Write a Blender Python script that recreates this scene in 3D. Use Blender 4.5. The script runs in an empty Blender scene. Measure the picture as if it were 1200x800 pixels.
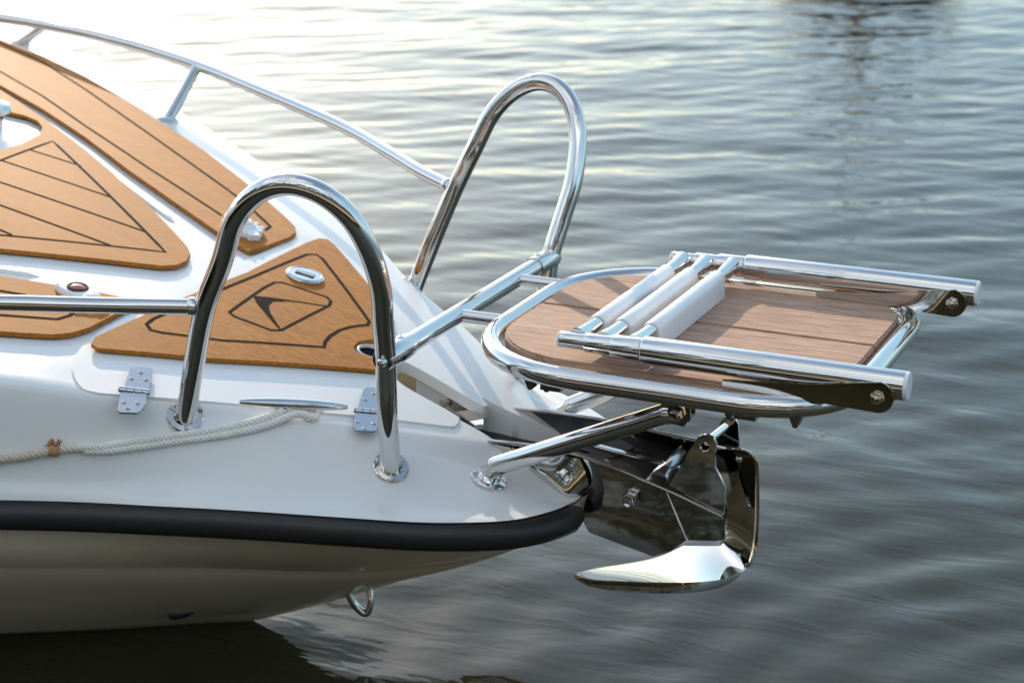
import bpy, bmesh, math, random
import numpy as np
from mathutils import Vector, Matrix
from mathutils.bvhtree import BVHTree
random.seed(4); RNG = np.random.default_rng(4)
R = math.radians
scene = bpy.context.scene
COL = scene.collection

# ------------------------------------------------------------------ camera model
F_PX, W0, H0 = 2207.2, 1200.0, 800.0
CAM = Vector((0.9633, -2.5322, 0.7968))
AZ, TILT = 0.42395, 1.25869
MR = Matrix.Rotation(AZ, 3, 'Z') @ Matrix.Rotation(TILT, 3, 'X')
WATER_Z = -0.675

def ray(px, py):
    return (MR @ Vector(((px-600)/F_PX, -(py-400)/F_PX, -1))).normalized()
def at(px, py, x=None, y=None, z=None):
    d = ray(px, py)
    if x is not None: t = (x-CAM.x)/d.x
    elif y is not None: t = (y-CAM.y)/d.y
    else: t = (z-CAM.z)/d.z
    return CAM + t*d

# deck height (boat axes: x to the bow, y to port, z up)
def zd(x, y):
    u = x+.76
    b = -.06-.25*u-.10*u*u if u > 0 else -.06-.225*u-.02*u*u
    yy = y*y
    return b-.09*yy/(1+.8*yy)
def on(px, py, dz=0.0):
    d = ray(px, py); t = 2.5
    for _ in range(120):
        P = CAM+t*d
        t += (zd(P.x, P.y)+dz-P.z)/d.z*.45
        t = min(max(t, 1.5), 6.5)
    return CAM+t*d

# ------------------------------------------------------------------ helpers
def link(name, me, parent=None, mats=()):
    o = bpy.data.objects.new(name, me); COL.objects.link(o)
    if me is not None:
        for m in mats: me.materials.append(m)
    if parent is not None: o.parent = parent
    return o
def tag(o, label=None, cat=None, group=None, kind=None):
    for k, v in (('label', label), ('category', cat), ('group', group), ('kind', kind)):
        if v: o[k] = v
    return o
class MB:
    """collects shapes, builds them as ONE mesh object"""
    def __init__(s): s.v = []; s.f = []; s.m = []; s.cur = 0
    def add(s, vs, fs):
        o = len(s.v); s.v += [tuple(v) for v in vs]
        for f in fs: s.f.append(tuple(i+o for i in f)); s.m.append(s.cur)
    def mat(s, i): s.cur = i; return s
    def grid(s, rows, closed=False, capA=False, capB=False):
        n = len(rows[0]); vs = [p for r in rows for p in r]; fs = []
        for i in range(len(rows)-1):
            for j in range(n if closed else n-1):
                k = (j+1) % n
                fs.append((i*n+j, i*n+k, (i+1)*n+k, (i+1)*n+j))
        if capA: fs.append(tuple(range(n))[::-1])
        if capB: fs.append(tuple((len(rows)-1)*n+j for j in range(n)))
        s.add(vs, fs)
    def tube(s, pts, r, n=20, cap=True, profile=None):
        pts = [Vector(p) for p in pts]; N = len(pts)
        rad = r if isinstance(r, (list, tuple)) else [r]*N
        T = []
        for i in range(N):
            t = pts[min(i+1, N-1)]-pts[max(i-1, 0)]
            T.append(t.normalized())
        up = Vector((0, 0, 1)) if abs(T[0].z) < .9 else Vector((0, 1, 0))
        nrm = (up-T[0]*up.dot(T[0])).normalized()
        rows = []
        for i in range(N):
            if i:
                nrm = nrm-T[i]*nrm.dot(T[i]); nrm.normalize()
            b = T[i].cross(nrm)
            rows.append([pts[i]+(nrm*math.cos(a)+b*math.sin(a))*rad[i] for a in [2*math.pi*k/n for k in range(n)]])
        s.grid(rows, closed=True, capA=cap, capB=cap)
    def ring(s, pts, r, n=20):
        pts = [Vector(p) for p in pts]; N = len(pts); rows = []
        for i in range(N+1):
            p = pts[i % N]; t = (pts[(i+1) % N]-pts[(i-1) % N]).normalized()
            up = Vector((0, 0, 1)); b = t.cross(up).normalized(); u = b.cross(t)
            rows.append([p+(u*math.cos(a)+b*math.sin(a))*r for a in [2*math.pi*k/n for k in range(n)]])
        s.grid(rows, closed=True)
    def lathe(s, base, axis, prof, n=28, capA=True, capB=True):
        base = Vector(base); ax = Vector(axis).normalized()
        u = ax.orthogonal().normalized(); w = ax.cross(u)
        rows = [[base+ax*h+(u*math.cos(2*math.pi*k/n)+w*math.sin(2*math.pi*k/n))*max(r, 1e-5) for k in range(n)] for r, h in prof]
        s.grid(rows, closed=True, capA=capA, capB=capB)
    def box(s, c, d, M=None):
        vs = []
        for sx in (-1, 1):
            for sy in (-1, 1):
                for sz in (-1, 1):
                    v = Vector((sx*d[0]/2, sy*d[1]/2, sz*d[2]/2))
                    if M is not None: v = M @ v
                    vs.append(Vector(c)+v)
        s.add(vs, [(0,1,3,2),(4,6,7,5),(0,4,5,1),(2,3,7,6),(0,2,6,4),(1,5,7,3)])
    def plate(s, pts, off):
        """flat polygon pts (3D) extruded by vector off"""
        pts = [Vector(p) for p in pts]; off = Vector(off); n = len(pts)
        vs = pts+[p+off for p in pts]
        fs = [tuple(range(n)), tuple(range(2*n-1, n-1, -1))]
        for i in range(n):
            j = (i+1) % n; fs.append((i, i+n, j+n, j))
        s.add(vs, fs)
    def build(s, name, mats, parent=None, angle=40, bevel=0, seg=2, clean=True):
        me = bpy.data.meshes.new(name)
        me.from_pydata(s.v, [], s.f)
        me.polygons.foreach_set('material_index', s.m)
        bm = bmesh.new(); bm.from_mesh(me)
        if clean: bmesh.ops.remove_doubles(bm, verts=bm.verts, dist=1e-6)
        bmesh.ops.recalc_face_normals(bm, faces=bm.faces)
        if bevel:
            es = [e for e in bm.edges if len(e.link_faces) == 2 and e.calc_face_angle(0) > R(angle)]
            bmesh.ops.bevel(bm, geom=es, offset=bevel, segments=seg, affect='EDGES', clamp_overlap=True)
        bm.to_mesh(me); bm.free()
        me.polygons.foreach_set('use_smooth', [True]*len(me.polygons))
        me.set_sharp_from_angle(angle=R(angle))
        if not isinstance(mats, (list, tuple)): mats = [mats]
        return link(name, me, parent, mats)
def catmull(pts, n=8, closed=False):
    P = [Vector(p) for p in pts]; out = []; N = len(P)
    rng = range(N if closed else N-1)
    for i in rng:
        p1, p2 = P[i], P[(i+1) % N]
        p0 = P[(i-1) % N] if (closed or i > 0) else p1*2-p2
        p3 = P[(i+2) % N] if (closed or i+2 < N) else p2*2-p1
        for k in range(n):
            t = k/n
            # centripetal-ish: plain uniform
            out.append(.5*((2*p1)+(p2-p0)*t+(2*p0-5*p1+4*p2-p3)*t*t+(3*p1-p0-3*p2+p3)*t**3))
    if not closed: out.append(P[-1])
    return out
def mir(pts): return [Vector((p[0], -p[1], p[2])) for p in pts]
def drape(name, outline, h, thick, mat, parent, holes=(), grooves=(), gw=.0042, bev=.0015, cell=.05, surf=zd, mats=None):
    """slab following the deck: outline is a list of (x, y); grooves are (x, y) polylines laid in as black caulking"""
    bm = bmesh.new()
    def loop(pts):
        vs = [bm.verts.new((p[0], p[1], 0)) for p in pts]
        return [bm.edges.new((vs[i], vs[(i+1) % len(vs)])) for i in range(len(vs))]
    es = loop(outline)
    for hh in holes: es += loop(hh)
    bmesh.ops.triangle_fill(bm, edges=es, use_beauty=True, normal=(0, 0, 1))
    xs = [p[0] for p in outline]; ys = [p[1] for p in outline]
    c = math.floor(min(xs)/cell)*cell
    while c < max(xs):
        bmesh.ops.bisect_plane(bm, geom=bm.verts[:]+bm.edges[:]+bm.faces[:], plane_co=(c, 0, 0), plane_no=(1, 0, 0), dist=1e-5); c += cell
    c = math.floor(min(ys)/cell)*cell
    while c < max(ys):
        bmesh.ops.bisect_plane(bm, geom=bm.verts[:]+bm.edges[:]+bm.faces[:], plane_co=(0, c, 0), plane_no=(0, 1, 0), dist=1e-5); c += cell
    for f in bm.faces:
        if f.normal.z < 0: f.normal_flip()
    ret = bmesh.ops.extrude_face_region(bm, geom=bm.faces[:])
    top = {v for v in ret['geom'] if isinstance(v, bmesh.types.BMVert)}
    for v in bm.verts:
        v.co.z = surf(v.co.x, v.co.y)+h-(0 if v in top else thick)
    bmesh.ops.recalc_face_normals(bm, faces=bm.faces)
    if bev:
        ee = [e for e in bm.edges if len(e.link_faces) == 2 and e.calc_face_angle(0) > R(50) and e.verts[0] in top and e.verts[1] in top]
        bmesh.ops.bevel(bm, geom=ee, offset=bev, segments=2, affect='EDGES', clamp_overlap=True)
    me = bpy.data.meshes.new(name); bm.to_mesh(me); bm.free()
    mb = MB(); mb.v = [tuple(v.co) for v in me.vertices]; mb.f = [tuple(p.vertices) for p in me.polygons]; mb.m = [0]*len(mb.f)
    mb.cur = 1
    for g in grooves:
        closed = False; w = gw
        if isinstance(g, dict): closed = g.get('closed', False); w = g.get('w', gw); g = g['p']
        P = []
        n = len(g)
        for i in range(n if closed else n-1):
            a, b = Vector(g[i][:2]), Vector(g[(i+1) % n][:2])
            k = max(1, int((b-a).length/.03))
            P += [a.lerp(b, q/k) for q in range(k)]
        if not closed: P.append(Vector(g[-1][:2]))
        rows = []
        N = len(P)
        for i in range(N+(1 if closed else 0)):
            p = P[i % N]
            t = (P[(i+1) % N]-P[(i-1) % N]) if closed else (P[min(i+1, N-1)]-P[max(i-1, 0)])
            t.normalize(); s = Vector((-t.y, t.x))*w/2
            rows.append([(q.x, q.y, surf(q.x, q.y)+h+.0004) for q in (p-s, p+s)])
        mb.grid(rows)
    return mb.build(name, mats or [mat, M['caulk']], parent, angle=35, clean=False)
def xy(pxs, dz=0.0): return [on(*p, dz).to_2d() for p in pxs]

# ------------------------------------------------------------------ materials
M = {}
def mat(name, base=(.8,.8,.8), rough=.5, metal=0, coat=0, spec=.5):
    m = bpy.data.materials.new(name); m.use_nodes = True
    b = m.node_tree.nodes['Principled BSDF']
    b.inputs['Base Color'].default_value = (*base, 1); b.inputs['Roughness'].default_value = rough
    b.inputs['Metallic'].default_value = metal; b.inputs['Coat Weight'].default_value = coat
    b.inputs['Coat Roughness'].default_value = .06
    b.inputs['Specular IOR Level'].default_value = spec
    M[name] = m
    return m, m.node_tree, b
def nd(nt, typ, **kw):
    n = nt.nodes.new(typ)
    for k, v in kw.items():
        if k in n.inputs: n.inputs[k].default_value = v
        else: setattr(n, k, v)
    return n
def noise(nt, scale, vec, detail=4, rough=.5, dist=0):
    n = nd(nt, 'ShaderNodeTexNoise'); n.inputs['Scale'].default_value = scale; n.inputs['Detail'].default_value = detail
    n.inputs['Roughness'].default_value = rough; n.inputs['Distortion'].default_value = dist
    nt.links.new(vec, n.inputs['Vector']); return n.outputs['Fac']
def ramp(nt, fac, stops):
    r = nd(nt, 'ShaderNodeValToRGB'); e = r.color_ramp.elements
    while len(e) < len(stops): e.new(.5)
    for i, (p, c) in enumerate(stops): e[i].position = p; e[i].color = (*c, 1) if len(c) == 3 else c
    nt.links.new(fac, r.inputs['Fac']); return r.outputs['Color']
def objvec(nt, scale=(1,1,1), rot=(0,0,0)):
    tc = nd(nt, 'ShaderNodeTexCoord'); mp = nd(nt, 'ShaderNodeMapping')
    mp.inputs['Scale'].default_value = scale; mp.inputs['Rotation'].default_value = rot
    nt.links.new(tc.outputs['Object'], mp.inputs['Vector']); return mp.outputs['Vector']
def bump(nt, b, h, strength, dist=.001):
    n = nd(nt, 'ShaderNodeBump'); n.inputs['Strength'].default_value = strength; n.inputs['Distance'].default_value = dist
    nt.links.new(h, n.inputs['Height']); nt.links.new(n.outputs['Normal'], b.inputs['Normal'])
def mrange(nt, v, a, b_):
    n = nd(nt, 'ShaderNodeMapRange'); n.inputs['To Min'].default_value = a; n.inputs['To Max'].default_value = b_
    nt.links.new(v, n.inputs['Value']); return n.outputs['Result']

def chrome(name, base=(.70,.69,.67), r0=.03, r1=.10, wav=.05):
    m, nt, b = mat(name, base, .05, 1)
    v = objvec(nt)
    sm = noise(nt, 14, v, 5, .65); nt.links.new(mrange(nt, sm, r0, r1), b.inputs['Roughness'])
    bump(nt, b, noise(nt, 7, v, 1), wav, .0015)
chrome('chrome'); chrome('steel_dull', (.40,.41,.43), .12, .26, .1)
chrome('mirror_plate', (.57,.55,.52), .015, .06, .18)

m, nt, b = mat('gelcoat', (.78,.785,.78), .3, 0, .25, .38)
v = objvec(nt)
nt.links.new(ramp(nt, noise(nt, 5, v, 6, .6), [(.3,(.80,.80,.785)),(.7,(.85,.85,.84))]), b.inputs['Base Color'])
nt.links.new(mrange(nt, noise(nt, 9, v, 5, .6), .2, .42), b.inputs['Roughness'])
bump(nt, b, noise(nt, 3.5, v, 2), .25, .004)
m, nt, b = mat('hull_gelcoat', (.92,.79,.61), .22, 0, .5)
v = objvec(nt)
nt.links.new(ramp(nt, noise(nt, 3, v, 6, .6), [(.3,(.90,.76,.57)),(.7,(.93,.81,.63))]), b.inputs['Base Color'])
nt.links.new(mrange(nt, noise(nt, 12, v, 5, .6), .14, .32), b.inputs['Roughness'])
m, nt, b = mat('rubber', (.018,.017,.017), .42)
v = objvec(nt); nt.links.new(mrange(nt, noise(nt, 25, v, 6, .65), .32, .6), b.inputs['Roughness'])
bump(nt, b, noise(nt, 60, v, 4), .15, .0008)
mat('caulk', (.010,.010,.010), .9, 0, 0, .12)
mat('black_plastic', (.02,.02,.022), .35)
m, nt, b = mat('white_plastic', (.86,.86,.86), .38)
v = objvec(nt); nt.links.new(ramp(nt, noise(nt, 40, v, 5, .6), [(.3,(.83,.83,.84)),(.6,(.89,.89,.89))]), b.inputs['Base Color'])
mat('lens', (.45,.09,.03), .12, 0, .6)

def teak(name, dark, mid, light, scale, gbump, rough=(.45,.65), rot=0, speck=(.10,.05,.02)):
    m, nt, b = mat(name, mid, .5, 0, 0, .22)
    v = objvec(nt, (2.2*scale, 38*scale, 38*scale), (0, 0, rot))
    fine = noise(nt, 5, v, 7, .62, .35)
    v2 = objvec(nt, (.9*scale, 9*scale, 9*scale), (0, 0, rot))
    broad = noise(nt, 4, v2, 3, .55, .6)
    c1 = ramp(nt, fine, [(.30, dark), (.52, mid), (.75, light)])
    c2 = ramp(nt, broad, [(.3, (.86,.85,.83)), (.7, (1.06,1.05,1.03))])
    mx = nd(nt, 'ShaderNodeMix'); mx.data_type = 'RGBA'; mx.blend_type = 'MULTIPLY'; mx.inputs[0].default_value = 1
    nt.links.new(c1, mx.inputs[6]); nt.links.new(c2, mx.inputs[7])
    v3 = objvec(nt, (60, 240, 240), (0, 0, rot))
    sp = ramp(nt, noise(nt, 1.0, v3, 2, .5), [(.66, (0,0,0)), (.74, (1,1,1))])
    mx2 = nd(nt, 'ShaderNodeMix'); mx2.data_type = 'RGBA'; 
    ms = nd(nt, 'ShaderNodeMath'); ms.operation = 'MULTIPLY'; ms.inputs[1].default_value = .45
    nt.links.new(sp, ms.inputs[0]); nt.links.new(ms.outputs[0], mx2.inputs[0])
    nt.links.new(mx.outputs[2], mx2.inputs[6]); mx2.inputs[7].default_value = (*speck, 1)
    nt.links.new(mx2.outputs[2], b.inputs['Base Color'])
    nt.links.new(mrange(nt, fine, *rough), b.inputs['Roughness'])
    bump(nt, b, fine, gbump, .0012)
teak('teak', (.30,.098,.011), (.45,.168,.022), (.57,.245,.045), 1.0, .25, (.55,.75))
teak('weathered_teak', (.24,.14,.098), (.49,.315,.23), (.66,.47,.365), 1.45, 1.0, (.6,.85), 0, (.08,.045,.03))

m, nt, b = mat('rope', (.86,.83,.76), .9)
v = objvec(nt); 
c = ramp(nt, noise(nt, 30, v, 5), [(.3,(.84,.80,.72)),(.65,(.93,.92,.88))])
tc = nd(nt, 'ShaderNodeTexCoord'); sx = nd(nt, 'ShaderNodeSeparateXYZ'); nt.links.new(tc.outputs['Object'], sx.inputs[0])
mr = nd(nt, 'ShaderNodeMapRange'); mr.inputs['From Min'].default_value = -.70; mr.inputs['From Max'].default_value = -.60
mr.inputs['To Min'].default_value = .55; mr.inputs['To Max'].default_value = 0
nt.links.new(sx.outputs['X'], mr.inputs['Value'])
mx = nd(nt, 'ShaderNodeMix'); mx.data_type = 'RGBA'; nt.links.new(mr.outputs[0], mx.inputs[0]); nt.links.new(c, mx.inputs[6]); mx.inputs[7].default_value = (.42,.26,.13,1)
nt.links.new(mx.outputs[2], b.inputs['Base Color'])
bump(nt, b, noise(nt, 220, v, 3), .6, .001)
mat('whipping', (.48,.27,.14), .9)

m, nt, b = mat('water', (.037,.033,.017), .02); b.inputs['IOR'].default_value = 1.333
tc = nd(nt, 'ShaderNodeTexCoord')
def wv(sc, rot):
    mp = nd(nt, 'ShaderNodeMapping'); mp.inputs['Scale'].default_value = sc; mp.inputs['Rotation'].default_value = (0,0,R(rot))
    nt.links.new(tc.outputs['Object'], mp.inputs['Vector']); return mp.outputs['Vector']
h1 = noise(nt, 1, wv((3.2,8.0,1), 24), 3, .55, .5); h2 = noise(nt, 1, wv((10,24,1), 12), 2, .5, .4)
ad = nd(nt, 'ShaderNodeMath'); ad.operation = 'MULTIPLY_ADD'; ad.inputs[1].default_value = .22
nt.links.new(h2, ad.inputs[0]); nt.links.new(h1, ad.inputs[2]); bump(nt, b, ad.outputs[0], .40, .011)

m, nt, b = mat('dock_wood', (.3,.24,.18), .85)
v = objvec(nt, (1.5, 30, 30)); nt.links.new(ramp(nt, noise(nt, 3, v, 5), [(.3,(.36,.29,.21)),(.7,(.52,.42,.31))]), b.inputs['Base Color'])
m, nt, b = mat('foliage', (.15,.12,.06), .8)
nt.links.new(ramp(nt, noise(nt, 1.2, objvec(nt), 3), [(.35,(.025,.032,.014)),(.65,(.06,.065,.03))]), b.inputs['Base Color'])
mat('bank_earth', (.42,.33,.22), .95)
mat('reed', (.15,.12,.07), .8)
mat('navy_paint', (.02,.024,.035), .3, 0, .4)
mat('mast_metal', (.3,.3,.31), .45, .6)

# ------------------------------------------------------------------ the boat
boat = link('motorboat', None); boat.location = (0, 0, 0)
tag(boat, 'white motorboat bow with teak deck panels, steel grab rails and black rub rail', 'boat')

def zrub(x): return -.324-.075*x if x > -1.2 else -.234-.02*(x+1.2)
T = [0, 1, 2, 3, 4, 5, 6, 7, 8, 9, 10, 11, 12]
Rp = [(-.036,.060),(-.030,.086),(-.036,.115),(-.049,.151),(-.075,.195),(-.11,.23),(-.189,.282),(-.302,.334),(-.415,.384),(-.526,.437),(-.70,.527),(-1.0,.71),(-1.41,.93),(-2.0,1.18),(-3.4,1.5)]
Ip = [(-.037,.058),(-.038,.076),(-.050,.090),(-.075,.086),(-.105,.078),(-.14,.067),(-.20,.053),(-.265,.050),(-.37,.046),(-.50,0),(-.66,0),(-.97,0),(-1.38,0),(-2.0,0),(-3.4,0)]
Kp = [(-.04,.02,-.350),(-.05,.03,-.355),(-.065,.045,-.365),(-.09,.06,-.378),(-.125,.075,-.396),(-.165,.09,-.415),(-.24,.115,-.44),(-.35,.15,-.458),(-.45,.20,-.457),(-.55,.285,-.435),(-.68,.40,-.412),(-.95,.58,-.385),(-1.36,.80,-.36),(-2.0,1.02,-.34),(-3.4,1.27,-.33)]
Cp = [(-.042,0,-.352),(-.055,0,-.357),(-.08,0,-.368),(-.11,0,-.383),(-.15,0,-.408),(-.20,0,-.44),(-.29,0,-.494),(-.39,0,-.548),(-.49,0,-.596),(-.59,.002,-.637),(-.72,.075,-.648),(-.95,.26,-.636),(-1.34,.5,-.62),(-2.0,.76,-.6),(-3.4,1.0,-.6)]
Ep = [(x-.001, 0, z-.001) for x, y, z in Cp[:9]]+[(-.61,0,-.650),(-.74,0,-.70),(-1.0,0,-.77),(-1.4,0,-.84),(-2.0,0,-.9),(-3.4,0,-.95)]
NS = 6
Rub = catmull([(x, y, zrub(x)) for x, y in Rp], NS); Inn = catmull([(x, y, 0) for x, y in Ip], NS)
Kn = catmull(Kp, NS); Ch = catmull(Cp, NS); Ke = catmull(Ep, NS)
for p in Inn: p.y = max(p.y, 0.0)
def w0(x):    # half width of the raised inner deck
    return max(.05, .475-(x+.66)*.88) if x > -.68 else .4926-(x+.68)*.62
def zdeck(x, y):
    s = (abs(y)-w0(x)-.01)/.07; s = min(max(s, 0), 1); s = s*s*(3-2*s)
    return zd(x, y)-.007-.016*s
def deck_row(i, sgn):
    r, q = Rub[i], Inn[i]
    L = (r-q).to_2d(); ln = L.length
    dt = min(.10+.045*min(1, max(0, (r.x+.55)/.3))-.045*min(1, max(0, (-.55-r.x)/.10)), ln*.6)                      # width of the rolled side
    ft = 1-dt/ln
    row = []
    nin = 14
    for k in range(nin+1):
        f = ft*k/nin; x = q.x+L.x*f; y = q.y+L.y*f
        row.append(Vector((x, sgn*y, zdeck(x, y))))
    xt, yt, zt = row[-1].x, abs(row[-1].y), row[-1].z
    x1, y1 = r.x, r.y; zr = r.z+.018
    # from the toe: rounded shoulder, near-flat side, small lip above the rub rail
    prof = [(.05,.012),(.11,.05),(.19,.125),(.30,.25),(.42,.42),(.54,.60),(.63,.735),(.70,.82),(.76,.865),(.83,.892),(.91,.915),(.98,.94),(1.04,1.0)]
    for a, bz in prof:
        row.append(Vector((xt+(x1-xt)*a, sgn*(yt+(y1-yt)*a), zt+(zr-zt)*bz)))
    return row
mb = MB()
for sgn in (-1, 1):
    rows = [deck_row(i, sgn) for i in range(len(Rub))]
    mb.grid(rows)
    # anchor notch walls
    mb.grid([[r[0].copy(), Vector((r[0].x, r[0].y*.93, r[0].z-.012)), Vector((r[0].x, r[0].y*.9, r[0].z-min(.10, .035-.3*r[0].x)))] for r in rows[:NS*8+1]])
fl = [deck_row(i, 1)[0] for i in range(0, NS*8+1)]
mb.grid([[Vector((p.x, -p.y*.9, p.z-min(.095, .038-.3*p.x))), Vector((p.x, p.y*.9, p.z-min(.095, .038-.3*p.x)))] for p in fl])
mb.build('deck', M['gelcoat'], boat, angle=50)
DECK = BVHTree.FromPolygons(mb.v, mb.f)
def dz(x, y):            # height and outward normal of the finished deck surface
    h = DECK.ray_cast(Vector((x, y, 1)), Vector((0, 0, -1)))
    if h[0] is None: return zdeck(x, y), Vector((0, 0, 1))
    n = h[1] if h[1].z > 0 else -h[1]
    return h[0].z, n
def hit(px, py):
    h = DECK.ray_cast(CAM, ray(px, py)); n = h[1] if h[1].z > 0 else -h[1]
    return h[0], n
mb = MB()
for sgn in (-1, 1):
    rows = []
    for i in range(len(Rub)):
        r, k, c, e = Rub[i], Kn[i], Ch[i], Ke[i]
        top = Vector((r.x, r.y, r.z+.012))
        row = [top]
        a = Vector((r.x-.004, r.y-.012, r.z-.018)); row.append(a)
        for f in (.2,.4,.6,.8,.93):
            p = a.lerp(k, f); bul = math.sin(math.pi*f)*.012; row.append(p+Vector((bul*.3, bul, -bul*.3)))
        row.append(k); row.append(k+Vector((-.002,-.006,-.009)))
        k2 = row[-1]
        for f in (.2,.45,.7,.92):
            p = k2.lerp(c, f); bul = math.sin(math.pi*f)*.010; row.append(p+Vector((bul*.3, bul, -bul*.4)))
        row.append(c+Vector((0, .006 if c.y > .001 else 0, .004))); row.append(c); row.append(c.lerp(e, .5)); row.append(e)
        rows.append([Vector((p.x, sgn*max(p.y, 0), p.z)) for p in row])
    mb.grid(rows)
mb.build('hull', M['hull_gelcoat'], boat, angle=60)
for sgn in (-1, 1):
    mb = MB(); rows = []
    pr = [(-.012,.020),(.004,.0215),(.013,.018),(.0185,.009),(.020,0),(.0185,-.010),(.013,-.018),(.003,-.0205),(-.012,-.019)]
    P = Rub[NS:]
    for i in range(len(P)):
        t = (P[min(i+1, len(P)-1)]-P[max(i-1, 0)]).normalized()
        nn = Vector((-t.y, t.x, 0)).normalized()*-1
        if nn.y < 0 and i > 6: nn = -nn
        if i <= 6 and nn.x < 0: nn = -nn
        tp = min(1, .55+.09*i)
        rows.append([Vector((P[i].x+nn.x*a*tp, sgn*(P[i].y+nn.y*a*tp), P[i].z-.006+h*tp)) for a, h in pr])
    mb.grid(rows, closed=True, capA=True, capB=True)
    mb.build('rub_rail', M['rubber'], boat, angle=60)
# polished guard plates rolled over the nose either side of the anchor channel
for sgn in (-1, 1):
    mb = MB(); rows = []
    n_ = NS*6
    for i in range(n_+1):
        q = Inn[i]; zq = zdeck(q.x, q.y)
        A = Vector((q.x+.002, sgn*(q.y+.001), zq-.010))
        fx = i/n_
        B = Vector((-.034-.155*fx, sgn*.0742, -.2440))
        row = []
        for k in range(13):
            f = k/12; p = A.lerp(B, f); b_ = math.sin(math.pi*f)
            row.append(p+Vector((.016*b_*(1-fx)**2, sgn*.010*b_*(1-fx), -.004*b_)))
        rows.append(row)
    mb.grid(rows); mb.build('bow_guard', M['chrome'], boat, angle=70)

mb = MB(); rows = []
for k in range(9):
    f = k/8; z = -.296-.050*f
    rows.append([Vector((-.046-.008*f+(.022-.012*f)*math.cos(a), .062*math.sin(a)*(1-.45*f), z)) for a in [R(-90+180*j/20) for j in range(21)]])
0 and rows.insert(0, [p+Vector((-.03*math.cos(R(-90+180*j/20)), 0, .005)) for j, p in enumerate(rows[0])])
mb.grid(rows); mb.build('bow_guard', M['chrome'], boat, angle=70)

# ---- locker lid with its teak
lid_px = [(85,418),(86,436),(96,451),(110,456),(137,459),(275,470),(350,478),(440,486),(522,496),(534,495),(538,489),(532,482),(475,450),(463,436),(464,424),(474,421),(510,440),(560,470),(570,472),(566,465),(509,399),(444,337),(392,283),(378,275),(366,273),(347,277),(258,316),(200,346),(140,372),(105,394)]
lid = drape('locker_lid', [p.to_2d() for p in catmull([p.to_3d() for p in xy(lid_px)], 4, True)], -.0038, .02, M['gelcoat'], boat, bev=.004, cell=.06)
lt_px = [(107,407),(112,399),(190,364),(290,323),(362,287),(374,283),(384,284),(392,290),(448,357),(459,371),(462.5,381),(460,391),(452,398),(440,401),(432,402),(420,404),(414,410),(417,417),(430,421),(447,427),(449,434),(440,437),(250,424),(115,412)]
g1 = [(172,384),(177,391),(190,394),(260,403),(380,411),(381,405),(387,398),(398,391),(411,387),(431,384.5),(433,381),(424,368),(378,307),(371,302),(360,302),(300,327),(240,352),(180,378)]
g2 = [(269,370),(310,341),(322,335),(331,335),(383,352),(388,357),(386,362),(330,391),(318,391),(275,375)]
lt = drape('teak_panel', xy(lt_px), .006, .006, M['teak'], lid,
           grooves=[{'p': xy(g1), 'closed': True, 'w': .0062}, {'p': xy(g2), 'closed': True, 'w': .0056}, xy([(318,354),(352,358),(384,363)])])
ew = drape('emblem', xy([(297,351),(303,351.5),(318,353),(340,356),(330,357),(320,357),(315,362),(317,371),(324,382),(331,392),(324,386),(312,372),(301,359)]), .0068, .0006, M['caulk'], lt, bev=0, mats=[M['caulk']], cell=.2)
c = on(357, 324, .006)
nrm = Vector((.27, .02, 1)).normalized()
mb = MB(); mb.lathe(c, nrm, [(.033,0),(.0335,.003),(.031,.0055),(.0285,.006),(.027,.0048),(.0,.0054)], 36)
latch = mb.build('flush_latch', M['chrome'], lid)
t = Vector((1, .25, -.27)).normalized(); s = nrm.cross(t)
mb = MB()
for k in range(1):
    mb.box(c+nrm*.0065, (.034,.014,.002), Matrix((t, s, nrm)).transposed())
mb.build('latch_handle', M['steel_dull'], latch, bevel=.0008)
# chain pipe in the notch of the teak, floor blackened for the hole's shade
mb = MB(); c = on(436, 413, .002); mb.lathe(c, nrm, [(.0245,-.006),(.0245,.0030),(.0235,.0036),(.0222,.0030),(.0222,-.002)], 30, False, False)
mb.mat(1).lathe(c, nrm, [(.0222,-.002),(.0215,-.0035),(0,-.0036)], 30, False, False)
mb.build('chain_pipe', [M['white_plastic'], M['caulk']], lid)

# ---- foredeck hatch with teak, and side strips
ht_px = [(-160,40),(-60,85),(0,107),(50,140),(100,178),(170,239),(205,275),(220,292),(223,300),(219,308),(207,313),(190,314),(90,303),(0,294),(-160,282)]
hole = [(-40,128),(0,131),(30,138),(44,144),(50,151),(47,160),(25,171),(0,179),(-40,190)]
fr = [[(-100,216),(0,191),(62,168),(194,298),(0,278),(-100,268)], [(35,178),(95,197)], [(0,190),(131,234)], [(-60,197),(0,216),(170,274)], [(-80,220),(0,243),(129,290)], [(-100,246),(0,272),(14,278)]]
fp = drape('foredeck_panel', xy(ht_px), .004, .007, M['teak'], boat, holes=[xy(hole)], grooves=[xy(g) for g in fr], gw=.0058)
c = on(-4, 146, -.002)
mb = MB(); mb.lathe(c, (.2,0,1), [(.012,-.004),(.011,.02),(.024,.028),(.027,.036),(.022,.044),(.0,.048)], 30)
mb.build('deck_knob', M['chrome'], boat)
sp = [(0,48),(50,68),(100,92),(150,121),(200,153),(240,179),(300,226),(335,257),(346,268),(347,274),(340,280),(300,295),(291,296),(262,279),(200,236),(150,201),(100,163),(50,130),(0,102)]
SP = xy(sp)
a, b_ = SP[0], SP[-1]
dA = (SP[0]-SP[2])*.75; dB = (SP[-1]-SP[-2])*.9
SP = SP+[b_+dB, a+dA]
G = [xy([(0,53),(50,75),(100,107),(150,142),(225,195),(285,238),(317,268),(312,272),(305,273)]), xy([(0,86),(50,115),(100,150),(175,200),(260,255)])]
G[0] = [G[0][0]+dA*.95]+G[0]; G[1] = [G[1][0]+(dA+dB)*.47]+G[1]
G[0] = [p*1 for p in G[0]]
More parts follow.
